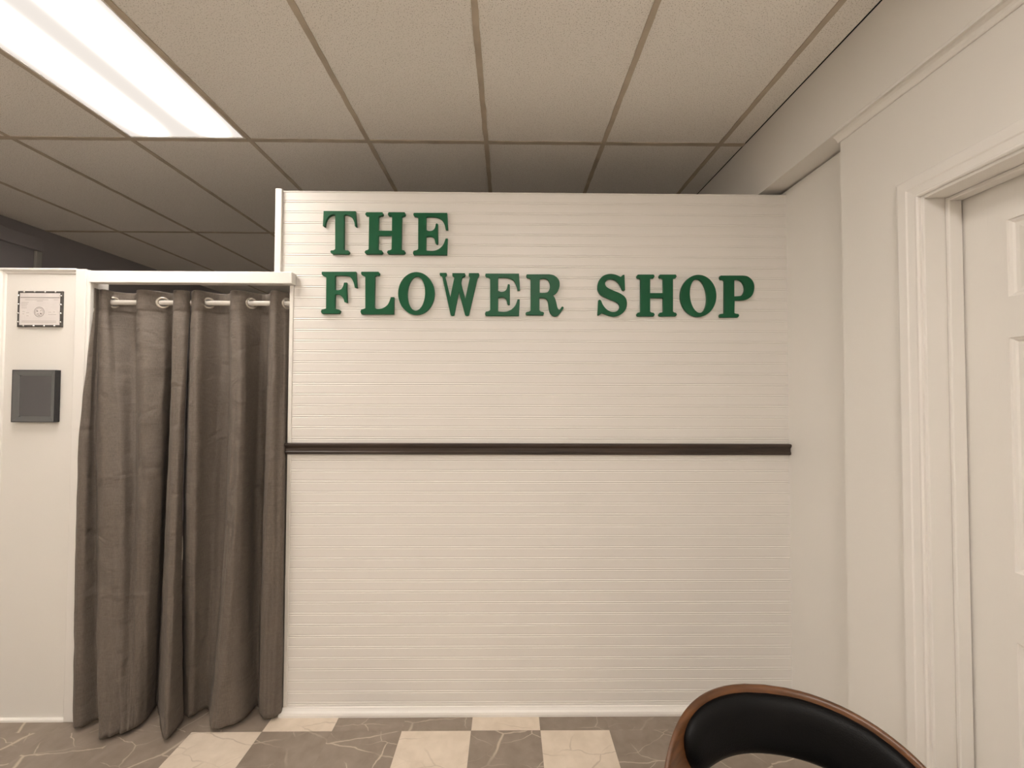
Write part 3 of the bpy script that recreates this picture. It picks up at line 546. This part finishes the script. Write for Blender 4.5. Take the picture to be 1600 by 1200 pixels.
  'P': [[(-76.4, 99.4), (27.8, 100.1), (32.3, 99.7), (38.9, 99.2), (46.2, 98.0), (52.9, 95.7), (59.1, 91.9), (65.4, 87.1), (71.1, 81.4), (75.6, 75.2), (79.0, 68.3), (81.4, 60.6), (82.9, 52.5), (83.3, 44.3), (82.6, 35.6), (80.9, 26.5), (78.3, 17.7), (74.9, 9.9), (70.8, 3.5), (65.7, -2.2), (60.1, -6.9), (54.1, -10.8), (48.0, -13.6), (41.4, -15.3), (34.4, -16.5), (26.6, -17.3), (17.0, -17.8), (6.0, -17.9), (-4.1, -17.7), (-11.1, -17.6), (-12.9, -78.5), (-11.7, -79.2), (-10.2, -80.2), (-8.2, -81.2), (-6.0, -81.9), (-3.2, -82.4), (0.1, -82.7), (3.2, -82.9), (5.4, -83.0), (6.4, -84.4), (8.0, -86.4), (9.4, -88.7), (9.9, -91.0), (9.0, -93.3), (7.3, -95.8), (5.4, -98.1), (4.1, -99.7), (-79.3, -100.1), (-80.2, -98.5), (-81.6, -96.3), (-82.8, -93.8), (-83.3, -91.5), (-82.8, -89.2), (-81.5, -86.9), (-80.1, -84.9), (-79.1, -83.5), (-77.0, -83.3), (-73.9, -83.1), (-70.6, -82.7), (-67.7, -82.3), (-65.3, -81.5), (-63.0, -80.4), (-61.1, -79.5), (-59.7, -78.8), (-57.7, 73.2), (-58.4, 74.3), (-59.5, 76.0), (-60.9, 77.7), (-62.9, 78.9), (-65.8, 79.5), (-69.5, 79.8), (-73.0, 79.9), (-75.5, 80.0), (-76.4, 81.8), (-77.9, 84.5), (-79.3, 87.5), (-79.9, 90.3), (-79.5, 92.8), (-78.5, 95.5), (-77.2, 97.8)], [(-11.8, 78.1), (-8.5, 78.9), (-3.7, 80.2), (1.8, 81.1), (7.0, 81.0), (12.0, 79.5), (17.1, 77.2), (22.0, 74.1), (26.3, 70.3), (30.0, 65.7), (33.2, 60.2), (35.7, 54.4), (37.6, 48.6), (38.7, 42.9), (39.1, 37.1), (38.7, 31.3), (37.3, 25.7), (35.1, 20.0), (31.9, 14.3), (27.8, 9.0), (22.2, 5.0), (14.1, 2.6), (3.9, 1.4), (-5.9, 0.8), (-12.6, 0.3)]],
  'O': [[(85.5, 0.4), (85.1, -10.9), (83.6, -22.1), (81.0, -33.1), (77.4, -43.6), (72.8, -53.5), (67.4, -62.8), (61.0, -71.3), (54.0, -78.9), (46.2, -85.5), (37.8, -91.0), (29.0, -95.4), (19.8, -98.5), (10.4, -100.5), (0.9, -101.2), (-8.7, -100.6), (-18.2, -98.7), (-27.4, -95.7), (-36.3, -91.4), (-44.7, -86.0), (-52.6, -79.4), (-59.8, -71.9), (-66.3, -63.5), (-71.9, -54.3), (-76.6, -44.4), (-80.4, -34.0), (-83.2, -23.1), (-84.9, -12.0), (-85.5, -0.6), (-85.1, 10.7), (-83.6, 21.9), (-81.1, 32.8), (-77.5, 43.3), (-73.0, 53.3), (-67.5, 62.6), (-61.2, 71.1), (-54.1, 78.7), (-46.3, 85.3), (-38.0, 90.9), (-29.2, 95.3), (-20.0, 98.5), (-10.5, 100.5), (-0.9, 101.2), (8.7, 100.6), (18.1, 98.8), (27.4, 95.7), (36.3, 91.4), (44.8, 85.9), (52.7, 79.4), (59.9, 71.9), (66.3, 63.4), (72.0, 54.2), (76.7, 44.3), (80.5, 33.8), (83.2, 22.9), (84.9, 11.7)], [(40.9, -2.2), (40.3, -11.2), (39.1, -20.1), (37.5, -28.7), (35.4, -37.0), (32.9, -44.8), (29.9, -52.1), (26.6, -58.7), (22.9, -64.5), (18.9, -69.6), (14.7, -73.8), (10.4, -77.0), (5.9, -79.3), (1.3, -80.6), (-3.3, -81.0), (-7.9, -80.2), (-12.3, -78.5), (-16.6, -75.8), (-20.7, -72.2), (-24.6, -67.6), (-28.1, -62.2), (-31.3, -56.1), (-34.1, -49.2), (-36.4, -41.7), (-38.3, -33.7), (-39.7, -25.3), (-40.7, -16.5), (-41.1, -7.6), (-41.0, 1.5), (-40.3, 10.5), (-39.2, 19.4), (-37.6, 28.0), (-35.5, 36.3), (-33.0, 44.1), (-30.0, 51.4), (-26.7, 58.0), (-23.0, 63.9), (-19.0, 69.0), (-14.8, 73.2), (-10.5, 76.5), (-5.9, 78.8), (-1.4, 80.1), (3.3, 80.4), (7.8, 79.7), (12.3, 78.0), (16.6, 75.3), (20.7, 71.6), (24.5, 67.1), (28.1, 61.6), (31.3, 55.5), (34.0, 48.6), (36.4, 41.1), (38.3, 33.0), (39.7, 24.6), (40.6, 15.8), (41.0, 6.9)]],
  'Ob': [[(85.6, 0.4), (85.0, -10.8), (83.3, -21.9), (80.5, -32.7), (76.8, -43.1), (72.1, -52.9), (66.4, -62.1), (60.0, -70.5), (52.7, -78.0), (44.9, -84.5), (36.4, -90.0), (27.5, -94.3), (18.3, -97.5), (8.8, -99.4), (-0.8, -100.1), (-10.3, -99.5), (-19.8, -97.7), (-29.0, -94.6), (-37.8, -90.4), (-46.2, -85.0), (-53.9, -78.6), (-61.0, -71.1), (-67.4, -62.8), (-72.9, -53.7), (-77.4, -43.9), (-81.0, -33.6), (-83.6, -22.9), (-85.2, -11.8), (-85.6, -0.6), (-85.0, 10.6), (-83.3, 21.6), (-80.6, 32.5), (-76.9, 42.8), (-72.2, 52.7), (-66.6, 61.9), (-60.1, 70.3), (-52.9, 77.8), (-45.0, 84.4), (-36.6, 89.9), (-27.7, 94.3), (-18.4, 97.4), (-8.9, 99.4), (0.7, 100.1), (10.3, 99.5), (19.8, 97.7), (29.0, 94.6), (37.8, 90.4), (46.2, 85.0), (54.0, 78.5), (61.1, 71.1), (67.4, 62.7), (72.9, 53.6), (77.5, 43.8), (81.1, 33.4), (83.7, 22.7), (85.2, 11.6)], [(39.9, 4.1), (40.6, -5.0), (40.8, -13.9), (40.4, -22.7), (39.6, -31.2), (38.2, -39.4), (36.4, -47.0), (34.1, -54.1), (31.3, -60.5), (28.2, -66.1), (24.7, -70.9), (21.0, -74.8), (16.9, -77.8), (12.7, -79.8), (8.2, -80.8), (3.7, -80.8), (-0.9, -79.9), (-5.4, -77.9), (-9.9, -74.9), (-14.3, -71.0), (-18.5, -66.2), (-22.4, -60.6), (-26.1, -54.3), (-29.5, -47.2), (-32.4, -39.6), (-35.0, -31.5), (-37.2, -23.0), (-38.8, -14.2), (-40.0, -5.2), (-40.7, 3.8), (-40.9, 12.8), (-40.5, 21.6), (-39.7, 30.1), (-38.3, 38.2), (-36.5, 45.9), (-34.2, 53.0), (-31.5, 59.4), (-28.3, 65.0), (-24.9, 69.8), (-21.1, 73.8), (-17.0, 76.8), (-12.8, 78.8), (-8.3, 79.8), (-3.8, 79.8), (0.8, 78.8), (5.3, 76.9), (9.8, 73.9), (14.2, 70.0), (18.4, 65.2), (22.4, 59.6), (26.1, 53.2), (29.4, 46.1), (32.4, 38.5), (35.0, 30.4), (37.1, 21.8), (38.8, 13.0)]],
}
SIGN = [('T', -0.7951, 2.2382), ('H', -0.5815, 2.2374), ('E', -0.3676, 2.2351), ('F', -0.7939, 1.9535), ('L', -0.6145, 1.953), ('O', -0.4321, 1.9519), ('W', -0.2299, 1.949), ('E', -0.0267, 1.9485), ('R', 0.1725, 1.947), ('S', 0.4923, 1.9492), ('H', 0.7028, 1.9494), ('Ob', 0.9012, 1.9486), ('P', 1.0846, 1.9465)]

# ================================================================== SIGN LETTERS
def letter_mesh(glyph):
    cu = bpy.data.curves.new('letter_outline', 'CURVE')
    cu.dimensions = '2D'; cu.fill_mode = 'BOTH'
    for loop in GLYPHS[glyph]:
        sp = cu.splines.new('POLY'); sp.points.add(len(loop) - 1)
        for p, (x, z) in zip(sp.points, loop): p.co = (x / 1000, z / 1000, 0, 1)
        sp.use_cyclic_u = True
    cu.extrude = 0.0062; cu.bevel_depth = 0.0013; cu.bevel_resolution = 2; cu.offset = -0.0013
    tmp = bpy.data.objects.new('letter_tmp', cu); COL.objects.link(tmp)
    dg = bpy.context.evaluated_depsgraph_get()
    me = bpy.data.meshes.new_from_object(tmp.evaluated_get(dg))
    bpy.data.objects.remove(tmp, do_unlink=True)
    me.name = 'sign_letter'
    me.transform(Matrix.Rotation(PI / 2, 4, 'X'))
    me.materials.clear()
    return me
LETTER_LABELS = [
    'green letter T starting the top word of the wall sign',
    'green letter H in the middle of the top word of the wall sign',
    'green letter E ending the top word of the wall sign',
    'green letter F starting the lower row of the wall sign',
    'green letter L in the lower row of the wall sign',
    'green letter O between the L and the W',
    'green letter W in the lower row of the wall sign',
    'green letter E between the W and the R',
    'green letter R ending the first word of the lower row',
    'green letter S starting the last word of the sign',
    'green letter H between the S and the O',
    'green letter O between the H and the P',
    'green letter P ending the lower row at the right']
for (g, x, z), lb in zip(SIGN, LETTER_LABELS):
    o = link(letter_mesh(g), 'sign_letter', M_green)
    o.location = (x, ZP - 0.0076, z)
    tag(o, lb, 'letter', 'green letters of the wall sign')

# ================================================================== CURTAINS
RODZ, RODY = 1.913, 1.955
def cr(p, t):
    """Catmull-Rom through p at parameter t in [0, len-1]"""
    n = len(p); i = min(int(t), n - 2); f = t - i
    a, b, c, d = p[max(i - 1, 0)], p[i], p[i + 1], p[min(i + 2, n - 1)]
    return [.5 * ((2 * q) + (-w + e) * f + (2 * w - 5 * q + 4 * e - r) * f * f + (-w + 3 * q - 3 * e + r) * f ** 3) for w, q, e, r in zip(a, b, c, d)]
ZT, ZM, ZBOT = RODZ, 1.10, 0.020
def sheet_point(P, s, z):
    top, mid, bot = (cr(P[k], s) for k in range(3))
    if z >= ZT - .05: w = 0; a, b = top, top
    if z >= ZM:
        t = max(0, (ZT - .05 - z)) / (ZT - .05 - ZM)
    else:
        t = 1 + (ZM - z) / (ZM - ZBOT)
    # quadratic through (0, top), (1, mid), (2, bottom)
    q = [top[k] * (t - 1) * (t - 2) / 2 - mid[k] * t * (t - 2) + bot[k] * t * (t - 1) / 2 for k in range(2)]
    return q
def curtain_panel(P, rings, label, sd):
    root = empty('curtain', ((P[2][0][0] + P[2][-1][0]) / 2, 1.86, 0)); tag(root, label, 'curtain', 'grommet curtains on the white rod')
    n = len(P[0]); NS = (n - 1) * 12
    zs = [1.966 - i * 0.004 for i in range(27)]
    z = zs[-1]
    while z > ZBOT + .012:
        z -= 0.016; zs.append(z)
    zs[-1] = ZBOT
    bm = bmesh.new()
    G_ = []
    for iz, z in enumerate(zs):
        row = []
        for i in range(NS + 1):
            s = i * (n - 1) / NS
            x, y = sheet_point(P, s, z)
            d = max(0.0, min(1.0, (1.86 - z) / .3))
            # gathers and creases
            w = noise.noise(Vector((s * 1.1 + sd, z * 0.9, sd))) * .010 + noise.noise(Vector((s * 2.6, z * 2.2 + sd, 5))) * .004
            c = noise.noise(Vector((s * 1.5 + z * 6, z * 9 - s, sd + 7))) * .0036
            y += d * (w + c)
            if z < .5: y += (0.5 - z) * noise.noise(Vector((s * .8, 3, sd))) * .01
            if 1.859 < z < 1.871: y += .0022
            row.append(bm.verts.new((x, y, z)))
        G_.append(row)
    for a, b in zip(G_, G_[1:]):
        for i in range(NS):
            bm.faces.new((a[i], a[i + 1], b[i + 1], b[i]))
    kill = []
    centres = []
    for s in rings:
        x, y = sheet_point(P, s, RODZ); x2, y2 = sheet_point(P, s + .05, RODZ); x1_, y1_ = sheet_point(P, s - .05, RODZ)
        tdir = Vector((x2 - x1_, y2 - y1_, 0)).normalized(); centres.append((Vector((x, y, RODZ)), tdir))
    for f in bm.faces:
        c = f.calc_center_median()
        if any((c - q).length < .0188 for q, _ in centres): kill.append(f)
    bmesh.ops.delete(bm, geom=kill, context='FACES')
    me = bpy.data.meshes.new('cloth'); bmesh.ops.recalc_face_normals(bm, faces=bm.faces); bm.to_mesh(me); bm.free()
    for p in me.polygons: p.use_smooth = True
    o = link(me, 'cloth', M_curtain, root); o.matrix_parent_inverse = Matrix.Translation(-Vector(root.location))
    sol = o.modifiers.new('thickness', 'SOLIDIFY'); sol.thickness = 0.0016; sol.offset = 0
    for q, t in centres:
        nrm = Vector((t.y, -t.x, 0))
        R, r = .0228, .0055
        rows = []
        for a in range(28):
            A = 2 * PI * a / 28
            rad = t * math.cos(A) + Vector((0, 0, 1)) * math.sin(A)
            rows.append([q + rad * (R + r * math.cos(B)) + nrm * (r * .75 * math.sin(B)) for B in [2 * PI * k / 10 for k in range(10)]])
        rows.append(rows[0])
        b2 = loft(rows, caps=False); bmesh.ops.remove_doubles(b2, verts=b2.verts, dist=1e-6)
        rg = obj('grommet', b2, M_ring, smooth=True); rg.parent = root; rg.matrix_parent_inverse = Matrix.Translation(-Vector(root.location))
    return root
curtain_panel(PANEL_A, [5.0, 10.0], 'taupe grommet curtain panel hanging at the left beside the white post', 1.7)
curtain_panel(PANEL_B, [3.0, 9.0, 15.0], 'taupe grommet curtain panel hanging at the right against the beadboard partition', 8.3)
rod = empty('curtain_rod', (-1.48, RODY, RODZ)); tag(rod, 'white curtain rod under the header board', 'curtain rod')
obj('pole', tube([(-.446, 0, 0), (.452, 0, 0)], .012, 20), M_rod, rod, smooth=False, bevel=.001)
for s in (-1, 1):
    obj('rod_end', tube([(-.448 if s < 0 else .4535, 0, 0), (-.436 if s < 0 else .441, 0, 0)], .021, 20), M_rod, rod, bevel=.002)

# ================================================================== WALL FRAMES ON THE BOOTH PANEL
def rect_frame(x0, x1, z0, z1, prof, yb):
    """prof: (inward, forward); mitred closed frame"""
    rings = []
    for cx_, cz_, sx, sz in ((x0, z0, 1, 1), (x1, z0, -1, 1), (x1, z1, -1, -1), (x0, z1, 1, -1), (x0, z0, 1, 1)):
        rings.append([(cx_ + sx * a, yb - b, cz_ + sz * a) for a, b in prof])
    bm = loft(rings, caps=False); bmesh.ops.remove_doubles(bm, verts=bm.verts, dist=1e-6); return bm
def kid(root, name, bm, m_, **k):
    o = obj(name, bm, m_, **k); o.parent = root; o.matrix_parent_inverse = Matrix.Translation(-Vector(root.location)); return o
YW = YPAN - .0006
cert = empty('certificate_frame', (-2.155, YW, 1.78)); tag(cert, 'small framed certificate with round seal on the white booth panel', 'framed certificate')
cx0, cx1, cz0, cz1 = -2.258, -2.056, 1.782, 1.948
kid(cert, 'frame', rect_frame(cx0, cx1, cz0, cz1, [(0, 0), (0, .006), (.002, .009), (.007, .009), (.009, .0075), (.009, 0)], YW), M_pewter)
kid(cert, 'backing', boxes((cx0 + .008, cx1 - .008, YW - .006, YW - .001, cz0 + .008, cz1 - .008)), M_shade)
sheet = kid(cert, 'certificate', boxes((cx0 + .0092, cx1 - .0092, YW - .0072, YW - .0061, cz0 + .0092, cz1 - .0092)), M_paper)
bm = bmesh.new()
yp0, yp1 = YW - .0076, YW - .0072
W_, Hh = cx1 - cx0 - .022, cz1 - cz0 - .022
def mark(bm, u0, u1, v0, v1):
    box(bm, cx0 + .011 + u0 * W_, cx0 + .011 + u1 * W_, yp0, yp1, cz1 - .011 - v1 * Hh, cz1 - .011 - v0 * Hh)
mark(bm, 0.0, 1.0, .125, .145)
for k in range(24):
    a, b_ = 2 * PI * k / 24, 2 * PI * (k + 1) / 24
for R_, w_ in ((.0235, .0022), (.0175, .0014)):
    cxm, czm = cx0 + .011 + .49 * W_, cz1 - .011 - .60 * Hh
    n = 32
    va = [[bm.verts.new((cxm + r * math.cos(2 * PI * k / n), yp0, czm + r * math.sin(2 * PI * k / n))) for k in range(n)] for r in (R_, R_ - w_)]
    for k in range(n): bm.faces.new((va[0][k], va[0][(k + 1) % n], va[1][(k + 1) % n], va[1][k]))
for u, v, s in ((.44, .57, .018), (.53, .65, .02), (.46, .66, .014), (.53, .56, .012), (.49, .70, .012)):
    mark(bm, u - s, u + s, v - s, v + s)
pr = obj('print', bm, M_ink, sheet)
bm = bmesh.new()
rd = random.Random(4)
for (u0, u1, v) in ((.12, .30, .20), (.28, .72, .20), (.85, .97, .20), (.42, .58, .24), (.03, .22, .29), (.03, .20, .34), (.03, .18, .40), (.03, .18, .46), (.72, .93, .67), (.05, .93, .88), (.05, .93, .92), (.06, .13, .58), (.16, .24, .62), (.06, .12, .66), (.17, .23, .72), (.72, .80, .60), (.84, .90, .59)):
    mark(bm, u0, u1, v, v + .013)
obj('fine_print', bm, M_inklight, sheet)
def stud(x, z):
    b2 = bmesh.new(); bmesh.ops.create_uvsphere(b2, u_segments=10, v_segments=6, radius=.0040)
    bmesh.ops.translate(b2, verts=b2.verts, vec=(x, YW - .0085, z)); kid(cert, 'stud', b2, M_stud, smooth=True)
for k in range(4):
    x = cx0 + .03 + k * (cx1 - cx0 - .06) / 3
    stud(x, cz1 - .0045); stud(x, cz0 + .0045)
for k in range(4):
    z = cz0 + .022 + k * (cz1 - cz0 - .044) / 3
    stud(cx0 + .0045, z); stud(cx1 - .0045, z)

blk = empty('mirrored_frame', (-2.15, YW, 1.34)); tag(blk, 'black mirrored picture frame below the certificate on the booth panel', 'picture frame')
fx0, fx1, fz0, fz1 = -2.256, -2.060, 1.345, 1.583
kid(blk, 'frame', rect_frame(fx0, fx1, fz0, fz1, [(0, 0), (0, .021), (.002, .023), (.0035, .0215), (.0035, .010), (.003, 0)], YW), M_black)
kid(blk, 'bevelled_glass', rect_frame(fx0 + .0035, fx1 - .0035, fz0 + .0035, fz1 - .0035, [(0, .004), (0, .0218), (.0215, .0150), (.0235, .0135), (.0235, .004)], YW), M_bevel)
kid(blk, 'dark_glass', boxes((fx0 + .0265, fx1 - .0265, YW - .013, YW - .006, fz0 + .0265, fz1 - .0265)), M_mirror)

# ================================================================== CHAIR
def se(v, n): return math.copysign(abs(v) ** (2 / n), v)
CH = dict(x=.568, y=.942, psi=-.142, R=.305, A=.388, B=.327, Ai=.306, Bi=.187, n=2.937)
chair = empty('armchair', (CH['x'], CH['y'] - .30, 0), CH['psi'])
tag(chair, 'bentwood walnut armchair with curved black padded back in the lower right corner', 'chair')
OY = .30      # local y of the back centre from the chair origin
def wrap(h, z, off):
    """point on the bent shell: h along the curve, z height, off towards the sitter"""
    ph = h / CH['R']; lean = .12
    r = CH['R'] - off
    return Vector((r * math.sin(ph), r * math.cos(ph) - CH['R'] + (z - .45) * lean + OY, z))
def outl(th, which):
    A, B = (CH['A'], CH['B']) if which == 0 else (CH['Ai'], CH['Bi'])
    return se(math.cos(th), CH['n']) * A, .46 + abs(se(math.sin(th), CH['n'])) * B
def band_point(th, w):
    a = outl(th, 0); b = outl(th, 1)
    return a[0] + (b[0] - a[0]) * w, a[1] + (b[1] - a[1]) * w
NT = 96
ths = [PI * i / NT for i in range(NT + 1)]
# even spacing for the superellipse corners
ths = [PI * (.5 - .5 * math.cos(PI * i / NT)) * .5 + PI * i / NT * .5 for i in range(NT + 1)]
rings = []
for th in ths:
    ring = []
    ws = [0, .06, .25, .5, .75, .94, 1]
    th_ = .006
    for w in ws:
        e = .003 if w in (0, 1) else 0
        h, z = band_point(th, w); ring.append(wrap(h, z, th_ - e))
    for w in ws[::-1]:
        e = .003 if w in (0, 1) else 0
        h, z = band_point(th, w); ring.append(wrap(h, z, -th_ + e))
    rings.append(ring)
obj('back_shell', loft(rings), M_walnut, chair, smooth=True)
# pad on the inner face
rings = []
ta, tb = .42, PI - .97
NP = 90
for i in range(NP + 1):
    u = i / NP
    th = ta + (tb - ta) * (.5 - .5 * math.cos(PI * u)) * .55 + (tb - ta) * u * .45
    c = abs(2 * u - 1)
    k = (1 - c ** 7) ** .5 if c < 1 else 0      # rounds the two ends
    wmid, wh = .53, .44 * max(k, .02)
    ring = []
    m_ = 18
    for j in range(m_):
        a = 2 * PI * j / m_
        w = wmid + wh * se(math.cos(a), 3.2)
        t_ = .006 + (.024 * max(k, .05)) * max(0, se(math.sin(a), 2.6)) - (.003 if math.sin(a) < -1e-6 else 0)
        h, z = band_point(th, w); ring.append(wrap(h, z, t_))
    rings.append(ring)
obj('back_pad', loft(rings), M_vinyl, chair, smooth=True)
# seat shell, seat cushion and legs
def round_slab(a, b, z0, z1, cy, n=48, ex=2.8, rnd=.015):
    rings = []
    for z, ins in ((z0, rnd), (z0 + rnd * .4, rnd * .3), (z0 + rnd, 0), (z1 - rnd, 0), (z1 - rnd * .4, rnd * .3), (z1, rnd), (z1 + .004, a * .45)):
        rings.append([Vector((se(math.cos(2 * PI * k / n), ex) * (a - ins), cy + se(math.sin(2 * PI * k / n), ex) * (b - ins), z)) for k in range(n)])
    return loft(rings)
obj('seat', round_slab(.245, .235, .435, .485, .03), M_vinyl, chair, smooth=True)
obj('seat_shell', round_slab(.262, .250, .418, .4345, .03, rnd=.006), M_walnut, chair, smooth=True)
for s in (-1, 1):
    h, z = band_point(0 if s > 0 else PI, .5)
    p = wrap(h, .47, 0)
    obj('arm_bracket', tube([(p.x, p.y, .475), (p.x * .93, p.y * .9, .445), (p.x * .78, p.y * .75, .424)], [.012, .014, .012], 12), M_walnut, chair, smooth=True)
for sx, sy in ((-1, -1), (1, -1), (-1, 1), (1, 1)):
    obj('leg', tube([(sx * .17, .03 + sy * .16, .420), (sx * .205, .03 + sy * .195, .20), (sx * .235, .03 + sy * .225, 0)], [.019, .016, .011], 16), M_walnut, chair, smooth=True)
